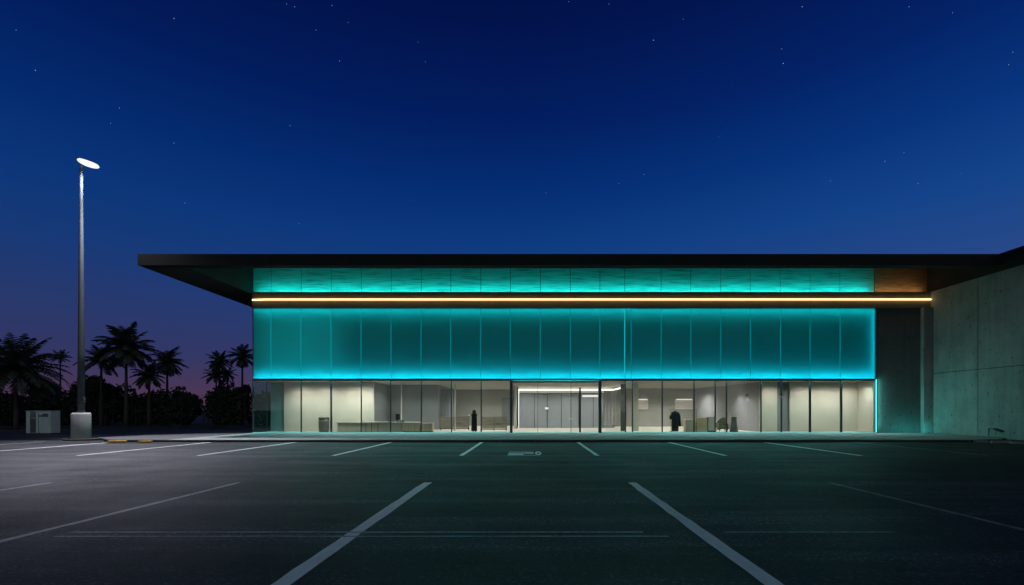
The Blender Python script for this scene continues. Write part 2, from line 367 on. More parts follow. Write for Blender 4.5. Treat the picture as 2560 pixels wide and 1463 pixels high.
LINEG = 'white lines of the parking bays'
def line(x, y0, y1, wd, mat, label, z=.004):
    n = max(2, int((y1-y0)/.35)); rnd = random.Random(int(x*97)+int(y0*13)); L = []; Rr = []
    for i in range(n+1):
        y = y0 + (y1-y0)*i/n
        L.append((x - wd/2 + rnd.uniform(-.012,.012), y, z)); Rr.append((x + wd/2 + rnd.uniform(-.012,.012), y, z))
    mb = MB(); mb.add(L+Rr, [(i, n+1+i, n+2+i, i+1) for i in range(n)])
    return tag(mb.build('parking_line', mat), label, 'parking line', LINEG, 'structure')
far = [(-22.85, 'far bay line ending at the left yellow kerb marker'), (-17.5, 'far bay line left of the building corner'), (-12.85, 'far bay line below the cylinder bin window'), (-7.64, 'far bay line below the reception counter'),
       (-2.70, 'short far bay line below the standing woman'), (2.55, 'short far bay line below the entrance door'), (7.49, 'far bay line below the black hanging coat'),
       (12.7, 'far bay line below the cream walled right windows'), (17.66, 'far bay line below the concrete wall panel')]
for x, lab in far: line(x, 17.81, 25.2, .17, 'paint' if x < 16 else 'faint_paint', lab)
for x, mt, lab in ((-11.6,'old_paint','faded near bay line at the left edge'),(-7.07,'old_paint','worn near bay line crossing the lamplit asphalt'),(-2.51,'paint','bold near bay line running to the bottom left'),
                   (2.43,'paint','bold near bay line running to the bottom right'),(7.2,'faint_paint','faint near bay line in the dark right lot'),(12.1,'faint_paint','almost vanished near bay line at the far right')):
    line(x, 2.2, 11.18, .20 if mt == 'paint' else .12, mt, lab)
line(-27.0, 6, 25.6, .16, 'old_paint', 'pale edge line running from the lamp island')
def cross(x0, x1, y, wd, mat, label):
    n = int((x1-x0)/.5); rnd = random.Random(int(x0*31)); A = []; B = []
    for i in range(n+1):
        x = x0+(x1-x0)*i/n; A.append((x, y-wd/2+rnd.uniform(-.012,.012), .006)); B.append((x, y+wd/2+rnd.uniform(-.012,.012), .006))
    mb = MB(); mb.add(A+B, [(i, i+1, n+2+i, n+1+i) for i in range(n)])
    return tag(mb.build('cross_line', mat), label, 'painted line', None, 'structure')
cross(-6.6, 1.6, 6.62, .06, 'old_paint', 'worn upper edge of the cross line in the foreground')
cross(-6.6, 1.9, 6.40, .05, 'old_paint', 'worn lower edge of the cross line in the foreground')
cross(2.75, 5.2, 6.62, .07, 'faint_paint', 'short worn dash of the foreground cross line at right')
cross(-9, 22, 17.7, .05, 'faint_paint', 'thin faded line across the ends of the far bays')
# faded bay symbol
mb = MB()
def flat(x0, x1, y0, y1): mb.add([(x0,y0,.008),(x1,y0,.008),(x1,y1,.008),(x0,y1,.008)], [(0,1,2,3)])
flat(-.92,.2,17.85,17.98); flat(-.92,-.30,18.05,18.75); flat(-.92,.06,19.1,19.35); flat(-.28,.10,18.55,18.95)
for k in range(10):
    a0, a1 = 2*math.pi*k/10, 2*math.pi*(k+1)/10; cx_, cy_ = .28, 18.75
    mb.add([(cx_+.06*math.cos(a0),cy_+.35*math.sin(a0),.008),(cx_+.13*math.cos(a0),cy_+.85*math.sin(a0),.008),(cx_+.13*math.cos(a1),cy_+.85*math.sin(a1),.008),(cx_+.06*math.cos(a1),cy_+.35*math.sin(a1),.008)],[(0,1,2,3)])
tag(mb.build('bay_marking', 'paint'), 'faded painted symbol on the asphalt between two short bay lines', 'painted symbol', None, 'structure')

# ------------------------------------------------------------------ building
B = root('commercial_building', (2.3, ZG, 0), 'long flat roofed building with glowing teal glass front and lit ground floor', 'building')
XL, XR, XW = -20.02, 24.70, 28.67
Z0, Z1, Z2, Z3 = .13, 3.98, 9.07, 10.25
# roof pieces
YF = 27.08
box('roof_fascia', 'roof', (-23.07, 27.385, YF, YF+.6, 10.25, 10.91), B)
MB().box(-23.07, XL-.41, YF+.6, 62, 10.25, 10.91).build('roof_overhang', 'soffit', B)
MB().extrude_x([(YF+.6,10.62),(YF+.6,10.86),(ZG+.9,12.5),(62,12.5),(62,12.25),(ZG+.9,12.25)], XL-.41, XW+.3).build('roof_deck', 'soffit', B)
for x0, x1 in ((XL-.53, XL-.412), (XW+.302, XW+.42)):
    MB().extrude_x([(YF+.61,10.70),(ZG+.9,12.4),(62,12.4),(62,10.3),(YF+.61,10.3)], x0, x1).build('roof_cheek', 'soffit', B)
# bulkhead beam and warm light strip
box('facade_beam', 'beam', (XL, XW-.002, ZG-.10, ZG+.32, Z2+.03, Z3), B, bevel=.015)
box('beam_end_cap', 'dark_frame', (XL-.045, XL-.003, ZG-.14, ZG+.34, Z2+.03, Z3+.004), B)
MB().tube([(XL+.05, ZG-.17, 9.66), (XL+1.0, ZG-.17, 9.685), (XW-.05, ZG-.17, 9.69)], .043, 10).build('light_strip', 'led_warm', B, smooth=True)
# upper frosted panels
jx = [633,678,753,828,903,978,1053,1127,1202,1276,1351,1426,1500,1562,1578,1653,1727,1802,1876,1951,2025,2100,2186]
px2 = [XL + .03] + [X(j*.9953, ZG) for j in jx[1:-1]] + [XR]
cl = []; jl = px2[0]
for a, b in zip(px2[:-1], px2[1:]):
    g = .012 if abs(a-X(1562*.9953,ZG)) > .05 else .035
    gp = box('glass_panel', 'frost', (a+g, b-.012, ZG-.02, ZG+.005, Z1+.05, Z2+.025), B)
    gp.data.materials.append(M['clear']); gp.data.polygons[4].material_index = 1      # clear rear face, frosted front
    if a - jl > .7 or b == XR: cl.append((jl, a)); jl = a
cl.append((jl, XR)); KC = (ZG+.60)/ZG
for a, b in cl: box('clerestory_panel', 'ripple', (a*KC-(.0 if a > -19.9 else .04)+.02, b*KC-.02, ZG+.60, ZG+.64, Z3-.1, 12.3), B)
for q in px2[1:-1]:
    wide = abs(q-X(1562*.9953,ZG)) < .05
    box('glowing_joint', 'joint_bright' if wide else 'joint_glow', (q-(.03 if wide else .012)-.008, q+(.03 if wide else .012)-.008, ZG-.028, ZG+.004, Z1+.25, Z2+.02), B)
box('clerestory_backing', 'joint', (XL-.4, XW+.3, ZG+.66, ZG+.7, Z3-.1, 12.26), B)
box('timber_panel', 'wood', (XR*KC+.02, XW+.3, ZG+.58, ZG+.65, Z3-.1, 12.3), B)
M['cavity'] = simple('light_box_lining', (.13, .32, .33), .8, 0, .05, 1)
box('light_box_back', 'cavity', (XL, XR+.1, ZG+1.0, ZG+1.05, Z1-.05, Z2+.2), B)
box('light_box_floor', 'cavity', (XL, XR+.1, ZG+.03, ZG+1.0, Z1-.05, Z1+.02), B)
box('light_box_top', 'cavity', (XL, XR+.1, ZG+.34, ZG+1.0, Z2+.1, Z2+.2), B)
box('light_box_side', 'cavity', (XR+.10, XR+.14, ZG+.03, ZG+1.0, Z1+.0, Z2+.1), B)
box('upper_side_wall', 'frost', (XL-.0, XL+.02, ZG+.0, ZG+1.0, Z1+.05, Z2), B)
box('facade_trim', 'trim', (XL-.02, XR+.04, ZG-.07, ZG+.028, Z1-.06, Z1+.045), B)
box('corner_trim', 'pole', (XL-.03, XL+.0, ZG-.03, ZG-.003, Z0, Z2), B)
# teal light behind the glass
TEAL = (.02, .80, 1.0)
area('teal_light', ((XL+XR)/2, ZG+.45, Z1+.06), (0,-1,.12), XR-XL-.2, .06, 190, TEAL, B)
area('teal_light', ((XL+XR)/2, ZG+.42, Z2+.06), (0,-1,-.12), XR-XL-.2, .06, 112, (.03,.92,.92), B)
area('teal_light', ((XL+XR)/2, ZG+.2, Z2+.07), (0,-1,-.12), XR-XL-.2, .03, 42, (.05,.95,.92), B)
area('teal_light', (XR+.08, ZG+.25, (Z1+Z2)/2), (-.25,-1,0), Z2-Z1-.4, .06, 9, TEAL, B, up='Z')
area('teal_light', (XL+3.2, ZG+.97, (Z1+Z2)/2), (.0,-1,0), 6.2, 4.0, 13, (.05,.85,.8), B)
area('teal_light', ((XL+XR)/2, ZG+.98, (Z1+Z2)/2), (.0,-1,0), XR-XL-.4, 4.6, 27, (.02,.82,.86), B)
area('teal_light', ((XL+XR)/2, ZG+.2, Z3+.03), (0,.6,.8), XR-XL-.1, .05, 320, (.03,.88,.80), B)
area('warm_light', ((XR+XW)/2+.1, ZG+.22, Z3+.03), (0,.45,.9), XW-XR-.5, .05, 9, (1,.66,.36), B)
# teal line lights at the foot and the right edge of the glass
box('foot_light', 'led_teal', (XL+.05, XR, ZG-.13, ZG-.085, Z0+.004, Z0+.035), B)
box('edge_light', 'led_edge', (XR+.045, XR+.10, ZG-.10, ZG-.055, Z0+.04, Z1), B)
area('teal_light', ((XL+XR)/2, ZG-.12, Z1-.075), (0,-.5,-.87), XR-XL-.2, .04, 860, (.17,.84,.80), B)  # hidden strip under the panels, added to wash the pavement and lot teal
area('teal_light', ((XR+XW)/2+.2, ZG-.9, Z0+.03), (0,.75,.65), XW-XR-1.4, .05, 15, (.06,.9,.82), B)
area('teal_light', (XR+.12, ZG-.12, 2.2), (.75,-.66,0), 3.6, .04, 50, (.2,.9,.8), B, up='Z')
# right render wall and pilaster
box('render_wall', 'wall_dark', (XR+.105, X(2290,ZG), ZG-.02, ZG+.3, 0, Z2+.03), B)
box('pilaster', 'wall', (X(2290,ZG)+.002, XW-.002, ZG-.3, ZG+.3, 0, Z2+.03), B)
# rear body
box('side_wall', 'wall_dark', (XL, XL+.2, 36.6, 61.5, 0, 12.25), B)
box('rear_wall', 'wall_dark', (XL+.2, XW+.3, 61.3, 61.5, 0, 12.25), B)
box('upper_side_infill', 'wall_dark', (XL+.0, XL+.2, ZG+1.06, 36.6, Z1, 12.25), B)

# ground floor glazing
mx = [630/.9953, 753,828,903.2,976.6,1053.5,1128.7,1203,1278]
mx2 = [1500,1564,1581,1655.6,1735,1788,1816,1902.6,1953.6,2025,2103,2186]
thick = {753:.06, 903.2:.06, 2025:.12, 2103:.12, 1278:.16, 828:.10}
def bay(a, b, wa):
    xa, xb = X(a*.9953, ZG), X(b*.9953, ZG); t = wa/2
    mb = MB(); mb.box(xa-t, xa+t, ZG-.05, ZG+.07, Z0+.001, Z1-.062); mb.box(xa+t+.001, xb-.06, ZG-.045, ZG+.05, Z0+.001, Z0+.05); mb.box(xa+t+.001, xb-.06, ZG-.045, ZG+.05, Z1-.10, Z1-.062)
    wv = mb.build('window', 'dark_frame', B)
    box('pane', 'glass', (xa+t+.002, xb-.05, ZG-.006, ZG+.006, Z0+.05, Z1-.1), wv)
for L in (mx, mx2):
    for a, b in zip(L[:-1], L[1:]): bay(a, b, thick.get(a, .07))
# left return glazing
wv = MB().box(XL-.0, XL+.05, 36.5, 36.6, Z0, Z1).box(XL, XL+.05, ZG+.08, 36.5, Z0, Z0+.05).box(XL, XL+.05, 34.9, 34.95, Z0+.05, Z1).build('side_window', 'dark_frame', B)
box('pane', 'green_glass', (XL+.02, XL+.03, ZG+.08, 36.5, Z0+.05, Z1), wv)
# entrance: portal frame, fixed lights, glass doors
ea, eb = X(1278*.9953, ZG), X(1501*.9953, ZG)
fr = MB().box(ea-.09, ea+.10, ZG-.14, ZG+.2, Z0+.001, Z1-.065).box(eb-.14, eb+.06, ZG-.14, ZG+.2, Z0+.001, Z1-.065).box(ea+.101, eb-.141, ZG-.12, ZG+.18, Z1-.24, Z1-.065).build('entrance_frame', 'dark_frame', B)
for xm, wd in ((1344.5,.03),(1427.5,.035),(1450,.12)):
    x = X(xm*.9953, ZG); box('door_stile', 'dark_frame', (x-wd/2, x+wd/2, ZG-.03, ZG+.06, Z0+.002, Z1-.25 if xm!=1450 else 3.4), fr)
es = [ea+.11] + [X(k*.9953,ZG) for k in (1344.5,1427.5,1450)] + [eb-.15]
for a, b in zip(es[:-1], es[1:]): box('door_pane', 'glass', (a+.03, b-.03, ZG-.006, ZG+.006, Z0+.03, Z1-.25), fr)
xh = X(1427*.9953, ZG)
MB().box(xh-.15, xh+.16, ZG-.10, ZG-.07, 1.12, 1.15).box(xh-.02, xh+.02, ZG-.10, ZG-.03, 1.1, 1.17).build('door_handle', 'metal', fr)
xh = X(1953.6*.9953, ZG)
MB().box(xh-.24, xh+.02, ZG-.13, ZG-.10, 2.72, 2.76).box(xh-.03, xh+.03, ZG-.13, ZG-.051, 2.56, 2.76).build('wall_lever', 'metal', B)

# interior shell
FZ = .14
box('interior_floor', 'floor_in', (XL+.06, XW, ZG+.09, 50, 0.01, FZ), B)
box('interior_ceiling', 'ceiling', (XL+.06, XW, ZG+.09, 50, Z1-.09, Z1-.055), B)
def wall(name, mat, x0, x1, y0, y1, z1=Z1-.092): return box(name, mat, (x0, x1, y0, y1, FZ+.001, z1), B)
wall('teal_partition', 'teal_part', XL+.08, -18.74, 35.36, 35.42)
wall('interior_wall', 'cream', -18.72, -11.93, 35.0, 35.15)
wall('interior_wall', 'grey_wall', -12.08, -11.932, 35.16, 38.58)
wall('interior_wall', 'grey_wall', -12.08, -7.80, 38.6, 38.75)
wall('interior_wall', 'grey_wall', -7.95, -7.80, 38.76, 47.9)
wall('interior_wall', 'mid_wall', -7.95, -1.35, 48.0, 48.15)
wall('inner_door', 'grey_wall', X(1249,47.9), -1.36, 47.86, 47.98, 3.05)
wall('interior_wall', 'cream', -1.50, -1.33, 40.2, 47.85)
wall('interior_wall', 'mid_wall', 7.7, 16.3, 46.0, 46.15)
wall('interior_wall', 'mid_wall', 7.55, 7.7, 42.9, 46.15)
MB().prism([(16.2,45.98),(17.29,35.2),(17.42,35.2),(16.34,45.98)], FZ+.001, Z1-.092).build('interior_wall', 'blue_wall', B)
wall('interior_wall', 'cream', 17.30, 18.62, 35.0, 35.15)
wall('wall_recess', 'grey_wall', 18.622, 19.598, 35.2, 35.3)
wall('interior_wall', 'cream', 19.60, XR+.1, 35.0, 35.15)
wall('interior_wall', 'cream', XR+.0, XR+.1, ZG+.1, 34.98)
wall('interior_post', 'cream', 7.95, 8.35, 36.0, 36.3)
for xp, yp in ((X(999,36),36.0),(X(1132.6,36),36.0),(X(1780,36),36.0)):
    MB().lathe([(.045,FZ+.002),(.045,Z1-.093)], xp, yp, 12).build('interior_post', 'cream', B, smooth=False)
# lobby partition: grey panels between thin mullions, light cove above
ps = [X(1293,42.3), X(1330,42.3), X(1362,42.3), X(1397,42.3), X(1440,42.3), X(1476,42.3), X(1500,42.3), 7.5]
for a, b in zip(ps[:-1], ps[1:]): box('lobby_panel', 'part_glass', (a+.025, b-.025, 42.28, 42.32, FZ+.002, 3.24), B)
mb = MB()
for a in ps: mb.box(a-.024, a+.024, 42.22, 42.38, FZ+.003, 3.241)
mb.box(ps[0]-.024, ps[-1]+.024, 42.22, 42.38, 3.242, 3.32); mb.build('lobby_frame', 'dkgrey', B)
box('lobby_light', 'strip_white', (ps[0]-.1, 7.4, 42.1, 42.3, 3.56, 3.68), B)
box('lobby_light', 'strip_white', (7.42, 7.55, 38.5, 42.1, 3.56, 3.66), B)
box('lobby_light', 'strip_white', (ps[0]-.10, ps[0]-.05, 42.12, 42.2, FZ+.002, 3.55), B)
box('lobby_bulkhead', 'cream', (ps[0]-.12, 7.6, 42.4, 42.6, 3.32, Z1-.093), B)
box('lit_plaque', 'soft_white', (X(1356,42.1), X(1365,42.1), 42.12, 42.2, H(1018.5,42.1), H(1014,42.1)), B)  # emissive plate painting in the reflection of an exit sign
box('lit_plaque', 'soft_white', (X(1449,42.1), X(1490,42.1), 42.12, 42.2, H(988,42.1), H(983,42.1)), B)
# curtains
def curtain(name, mat, x0, x1, y, z0, z1, amp, waves):
    n = waves*8; A = []
    for i in range(n+1):
        x = x0+(x1-x0)*i/n; A.append((x, y+amp*math.sin(2*math.pi*waves*i/n)))
    P = A + [(x, yy+.012) for x, yy in reversed(A)]
    mb = MB(); m = len(A)
    vs = [(x,yy,z0) for x,yy in A]+[(x,yy,z1) for x,yy in A]+[(x,yy+.012,z0) for x,yy in A]+[(x,yy+.012,z1) for x,yy in A]
    fs = []
    for i in range(m-1): fs += [(i,i+1,m+i+1,m+i),(2*m+i+1,2*m+i,3*m+i,3*m+i+1)]
    mb.add(vs, fs); return mb
c1 = curtain('c','curtain_w', X(1503,40), X(1535,40), 40, FZ+.32, 3.45, .06, 9).build('curtain','curtain_w',None,True)
tag(c1, 'pale grey pleated curtain just right of the entrance door', 'curtain')
c2 = curtain('c','curtain_d', X(1544,35.2), X(1558,35.2), 35.2, FZ+.02, 3.75, .05, 6).build('curtain','curtain_d',None,True)
tag(c2, 'narrow dark pleated curtain beside a cream interior post', 'curtain')
c3 = curtain('c','part_glass', X(1093,40), X(1126,40), 40, FZ+.05, 3.6, .05, 9).build('curtain','part_glass',None,True)
tag(c3, 'grey green pleated curtain left of the standing woman', 'curtain')

# interior lights (downlights in the ceiling)
def down(x, y, watts, color=(1,.86,.64), angle=150, tx=0, ty=0):
    watts *= 5.3; color = tuple(.5*k+.5*q for k, q in zip(color, (1, .97, .91)))
    d = MB().lathe([(.07,Z1-.106),(.085,Z1-.094)], x, y, 12).build('downlight', 'white_obj', B)
    spot('downlight_lamp', (x, y, Z1-.12), (x+tx, y+ty, 0), watts, color, angle, 1, .06, B)
for x in (-17.2,-15.4,-13.4,-12.3): down(x, 33.75, 62, (1,.94,.80), 150, 0, .5)
for x in (-10.5,-8.5): down(x, 33.9, 50, (1,.95,.84)); down(x, 36.3, 45, (.9,.96,.98))
for x in (-6,-3.4): down(x, 34.6, 45, (1,.93,.8)); down(x, 37.5, 110, (1,.93,.8)); down(x, 44.5, 170, (.92,.97,.95))
for x in (0,3,6): down(x, 37.0, 90, (1,.92,.78)); down(x, 40.5, 75, (.95,.97,1))
for x in (9.6,12.4,15.0): down(x, 33.9, 40, (1,.93,.8)); down(x, 36.5, 105, (1,.93,.8)); down(x, 43, 150, (.98,.96,.9))
for x in (.6,3.0,6.6): down(x, 33.85, 32, (1,.95,.86))
down(16.4, 37.6, 60, (.9,.93,1), 80)
for x in (18.0,20.5,22.2,23.8): down(x, 33.75, 58, (1,.92,.80), 150, 0, .45)

# ------------------------------------------------------------------ concrete wing at right
W = root('concrete_wing', (32, 20, 0), 'tall board marked concrete wall closing the lot on the right', 'building')
ys = [5.0, 12.0, 19.0, 26.1, 29.67, 33.26]
for a, b in zip(ys[:-1], ys[1:]):
    box('wall_panel', 'wall', (XW, XW+.25, a+.026, b-.026, .0, 4.36), W)
    box('wall_panel', 'wall', (XW, XW+.25, a+.026, b-.026, 4.40, 10.24), W)
box('wall_core', 'joint', (XW+.05, XW+.5, 5, 61, 0, 10.24), W)
box('wing_roof', 'roof', (27.39, 48, 5, YF+.6, 10.252, 10.912), W)
box('wing_roof', 'roof', (XW+.45, 48, YF+.602, 61, 10.252, 10.912), W)
# loose kerb stones and bracket at the wall foot
for i,(px,py,wd,lab) in enumerate(((2400,1098,.5,'small broken kerb stone nearest the pavement end'),(2440,1099,.7,'broken kerb stone below the wall bracket'),(2488,1101,1.0,'long broken kerb stone at the wall foot'),(2528,1103,.6,'broken kerb stone at the right picture edge'))):
    y = GY(py+2); x = X(px, y); rnd = random.Random(i)
    o = MB().prism([(x-wd/2,y-.1),(x+wd/2*.9,y-.16),(x+wd/2,y+.1),(x-wd/2*.8,y+.14)], -.01, .1+.03*rnd.random()).build('kerb_stone','paving',bevel=.02)
    tag(o, lab, 'kerb stone', 'broken kerb stones along the wall foot')
Bk = root('wall_bracket', (XW, 28.6, 0), 'small bent metal bracket low on the concrete wall', 'bracket')
yb, ye = X(1,1)*0+XW*F/(2462-VX), XW*F/(2500-VX)
MB().tube([(XW-.05,yb,.16),(XW-.05,yb,.62)], .02, 6).tube([(XW-.05,yb,.62),(XW-.07,(yb+ye)/2,.62)], .018, 6).tube([(XW-.05,(yb+ye)/2+.05,.2),(XW-.07,(yb+ye)/2,.6)], .014, 6).build('bracket_bar','trim',Bk)
MB().add([(XW-.02,(yb+ye)/2,.66),(XW-.25,(yb+ye)/2,.6),(XW-.2,ye,.44),(XW-.02,ye,.5),(XW-.02,(yb+ye)/2,.62),(XW-.25,(yb+ye)/2,.56),(XW-.2,ye,.4),(XW-.02,ye,.46)],
         [(0,1,2,3),(7,6,5,4),(0,4,5,1),(1,5,6,2),(2,6,7,3),(3,7,4,0)]).build('bracket_flap','trim',Bk)

# ------------------------------------------------------------------ street lamp
LY = 27.1; LX = X(202, LY)
S = root('street_lamp', (LX, LY, 0), 'tall street lamp with one bright white head on a round concrete base', 'street lamp')
MB().lathe([(.43,.10),(.44,.14),(.44,1.5),(.42,1.57),(.38,1.605)], LX, LY, 32).build('base', 'base', S, True)
MB().lathe([(.30,1.606),(.30,1.64),(.18,1.641),(.178,1.75)], LX, LY, 20).build('base_plate', 'pole', S)
MB().lathe([(.175,1.64),(.155,5),(.11,11),(.075,15.9),(.07,16.1)], LX, LY, 20).build('pole', 'pole', S, True)
MB().box(LX+.08,LX+.19,LY-.09,LY+.09,2.2,2.5).build('hand_hole_cover','pole',S,bevel=.01)
hx0, hx1 = LX+.02, LX+1.16
MB().tube([(LX,LY,16.0),(LX+.05,LY,16.3),(LX+.2,LY,16.42)],[.07,.06,.05],10).build('arm','pole',S,True)
def head_part(r, z0, z1, zo):
    mb = MB(); n = 28; m = 12; vs = []; fs = []; c = Vector(((hx0+hx1)/2-.08, LY-.1, 16.17))
    for j in range(m+1):
        t = math.pi*(z0 + (z1-z0)*j/m)
        for k in range(n):
            a = 2*math.pi*k/n; p = Vector((.60*r*math.sin(t)*math.cos(a), .30*r*math.sin(t)*math.sin(a), .19*r*math.cos(t)+zo)); p.z -= p.x*.30; vs.append(c+p)
    for j in range(m):
        for k in range(n): fs.append((j*n+k, (j+1)*n+k, (j+1)*n+(k+1)%n, j*n+(k+1)%n))
    fs.append(tuple(range(n))); fs.append(tuple(reversed(range(m*n, m*n+n))))
    return mb.add(vs, fs)
head_part(1.0, .01, .30, .0).build('lamp_head', 'white_obj', S, True)
head_part(.985, .302, .99, .0).build('lamp_lens', 'led_white', S, True)
spot('lamp_beam', (hx1-.1, LY-.1, 15.85), ((hx0+hx1)/2+5.0, LY-4.5, 0), 23000, (.88,.88,1.0), 90, 1, .25, S)
spot('lamp_glow', (hx1-.05, LY-.25, 15.85), ((hx0+hx1)/2-6, LY+7, 0), 1900, (.88,.9,1.0), 112, .8, .25, S)
# island under the lamp
def oval(cx, cy, a, b, n=28): return [(cx+a*math.cos(2*math.pi*k/n), cy+b*math.sin(2*math.pi*k/n)) for k in range(n)]
tag(MB().prism(oval(LX+.15, LY-.15, .95, .62), 0.001, .098).build('lamp_island', 'kerb', bevel=.02), kind='structure')
M['ykerb'] = mat_paint('faded_yellow_kerb', (.4, .36, .1), .45)
for x0, x1, lab in ((X(285,25.2), X(323,25.2), 'worn yellow kerb marker nearer the street lamp'), (X(364,25.3), X(391,25.3), 'shorter worn yellow kerb marker further from the street lamp')):
    tag(MB().prism([(x0,24.75),(x1,24.85),(x1,25.05),(x0,24.95)], .001, .115).build('kerb_marker','yellow',bevel=.025), lab, 'kerb marker', 'yellow kerb markers')

# ------------------------------------------------------------------ utility cabinets
CY = 34.1
c = root('utility_cabinet', (X(80,CY), CY, 0), 'grey metal utility cabinet with a dark recessed door, left of the pair', 'cabinet', 'utility cabinets by the driveway')
x0, x1 = X(65,CY), X(95.4,CY); zt = H(1022,CY)
MB().box(x0,x0+.26,CY,CY+.6,.06,zt-.03).box(x1-.18,x1,CY,CY+.6,.06,zt-.03).box(x0+.261,x1-.181,CY+.06,CY+.6,.06,zt-.03).build('cabinet_body','cab',c)
MB().box(x0-.02,x1+.005,CY-.03,CY+.62,zt-.028,zt).build('cabinet_lid','cab',c,bevel=.008)
box('recessed_door','cab_dark',(x0+.28,x1-.2,CY+.035,CY+.058,.1,1.12),c)
mb = MB()
for k in range(7): mb.box(x0+.3,x1-.22,CY+.02,CY+.058,1.2+k*.06,1.232+k*.06)
mb.build('vent_louvre','dkgrey',c); box('hinge_bar','metal',(x0+.285,x0+.30,CY+.0,CY+.058,1.16,1.62),c)
box('plinth','kerb',(x0+.03,x1-.03,CY+.03,CY+.58,0.001,.058),c)
c = root('utility_cabinet', (X(111,CY), CY, 0), 'grey metal utility cabinet with a dark slot and streaked door, right of the pair', 'cabinet', 'utility cabinets by the driveway')
x0, x1 = X(96.4,CY-.1), X(126,CY-.1)
MB().box(x0,x1,CY-.1,CY+.6,.06,zt-.03).build('cabinet_body','cab',c,bevel=.01)
MB().box(x0-.005,x1+.02,CY-.13,CY+.62,zt-.028,zt).build('cabinet_lid','cab',c,bevel=.008)
box('cabinet_door','cab',(x0+.04,x1-.04,CY-.118,CY-.102,.12,1.26),c)
box('vent_slot','trim',(x0+.3,x1-.2,CY-.125,CY-.102,1.41,1.5),c)
box('rating_plate','cab_dark',(x0+.02,x1-.18,CY-.12,CY-.102,1.27,1.39),c)
box('plinth','kerb',(x0+.03,x1-.03,CY-.07,CY+.58,0.001,.058),c)

# ------------------------------------------------------------------ palms and undergrowth
def frond(mb, rng, base, az, elev, length, droop, ll, nst, wdt):
    d0 = Vector((math.cos(az)*math.cos(elev), math.sin(az)*math.cos(elev), math.sin(elev))); p = Vector(base); d = d0.copy(); step = length/nst
    pts = []
    for i in range(nst+1):
        pts.append((p.copy(), d.copy())); p = p + d*step; d = (d + Vector((0,0,-1))*droop/nst*(.4+1.4*i/nst)).normalized()
    mb.tube([q for q,_ in pts], [.045*(1-.8*i/nst) + .008 for i in range(nst+1)], 4)
    for i in range(2, nst+1):
        t = i/nst; q, d = pts[i]; side = d.cross(Vector((0,0,1)));
        if side.length < .05: side = Vector((1,0,0))
        side.normalize(); up = side.cross(d); L = ll*(math.sin(math.pi*(.12+.84*t))**.7)*rng.uniform(.8,1.1)
        for sg in (-1,1):
            dirv = (side*sg*.8 + d*.55 - Vector((0,0,1))*rng.uniform(.15,.55)).normalized(); wv = d*wdt
            tip = q + dirv*L; mid = q + dirv*L*.5 + Vector((0,0,.02))
            mb.add([q-wv*.5, q+wv*.5, mid+wv*.55, tip, mid-wv*.45], [(0,1,2,3,4)])
def palm(px, pytop, rpx, Y, label, nf=28, style='feather', lean=0, leaf=1.0, group='palms on the skyline', skirt=0, seed=0, low=-.5, name='palm_tree'):
    rng = random.Random(seed+int(px)); s = Y/F; rad = rpx*s; x = X(px, Y); zc = H(pytop, Y) - rad*.55
    x_b = x + lean
    t = root(name, (x_b, Y, 0), label, 'palm tree', group)
    hgt = zc; MB().tube([(x_b+(x-x_b)*k/6*(k/6), Y, hgt*k/6 if k else -.05) for k in range(7)], [max(.10,.2-.02*k)*(1.0 if rad>1.5 else .75) for k in range(7)], 9).build('trunk','bark',t,True)
    mb = MB()
    for k in range(nf):
        u = (k+.5)/nf; az = k*2.39996 + rng.uniform(-.25,.25); el = 1.35 - (1.35-low)*u**.85 + rng.uniform(-.12,.12)
        if style == 'fan':
            frond(mb, rng, (x,Y,zc), az, el, rad*rng.uniform(.85,1.05), .5, rad*.32, 12, .09)
        else:
            frond(mb, rng, (x,Y,zc), az, el, rad*rng.uniform(.95,1.2), rng.uniform(.8,1.3), rad*.31*leaf, 28, max(.08, rad*.045*leaf))
    mb.build('crown','frond',t)
    if skirt:
        mb = MB()
        for k in range(14): frond(mb, rng, (x,Y,zc-.1), k*2.4, -.95+rng.uniform(-.2,.2), rad*.75, .5, rad*.26, 12, .09)
        mb.build('dead_fronds','bark',t)
    return t
palm(40, 868, 96, 42, 'broad low date palm with arching fronds at the left edge', 64, seed=1, low=-.55, leaf=.72)
palm(-45, 862, 62, 46, 'palm cut off by the left picture edge', 26, seed=8)
palm(150, 876, 25, 60, 'slim tall palm with a tiny wind blown crown left of the lamp', 16, 'fan', seed=2)
palm(314, 830, 66, 47, 'largest palm with a wide ragged crown right of the lamp', 34, seed=3, skirt=1)
palm(252, 872, 48, 50, 'half hidden palm between the lamp pole and the largest palm', 22, seed=4)
palm(371, 915, 38, 50, 'small low palm just right of the largest palm', 26, seed=5, low=-.7)
palm(416, 878, 42, 55, 'lone palm with a full round crown and bare trunk', 30, seed=6, low=-.8, skirt=1)
palm(546, 884, 31, 57, 'tall palm left of the building, above a lower palm', 24, seed=7, low=-.6)
palm(538, 918, 29, 56, 'lower palm under the tall palm left of the building', 22, seed=9, low=-.7)
palm(566, 920, 22, 58, 'smallest palm squeezed between its neighbours near the building', 18, seed=10, low=-.8)
palm(603, 869, 35, 58, 'palm with star shaped crown nearest the building corner', 26, seed=11, low=-.5, skirt=1)

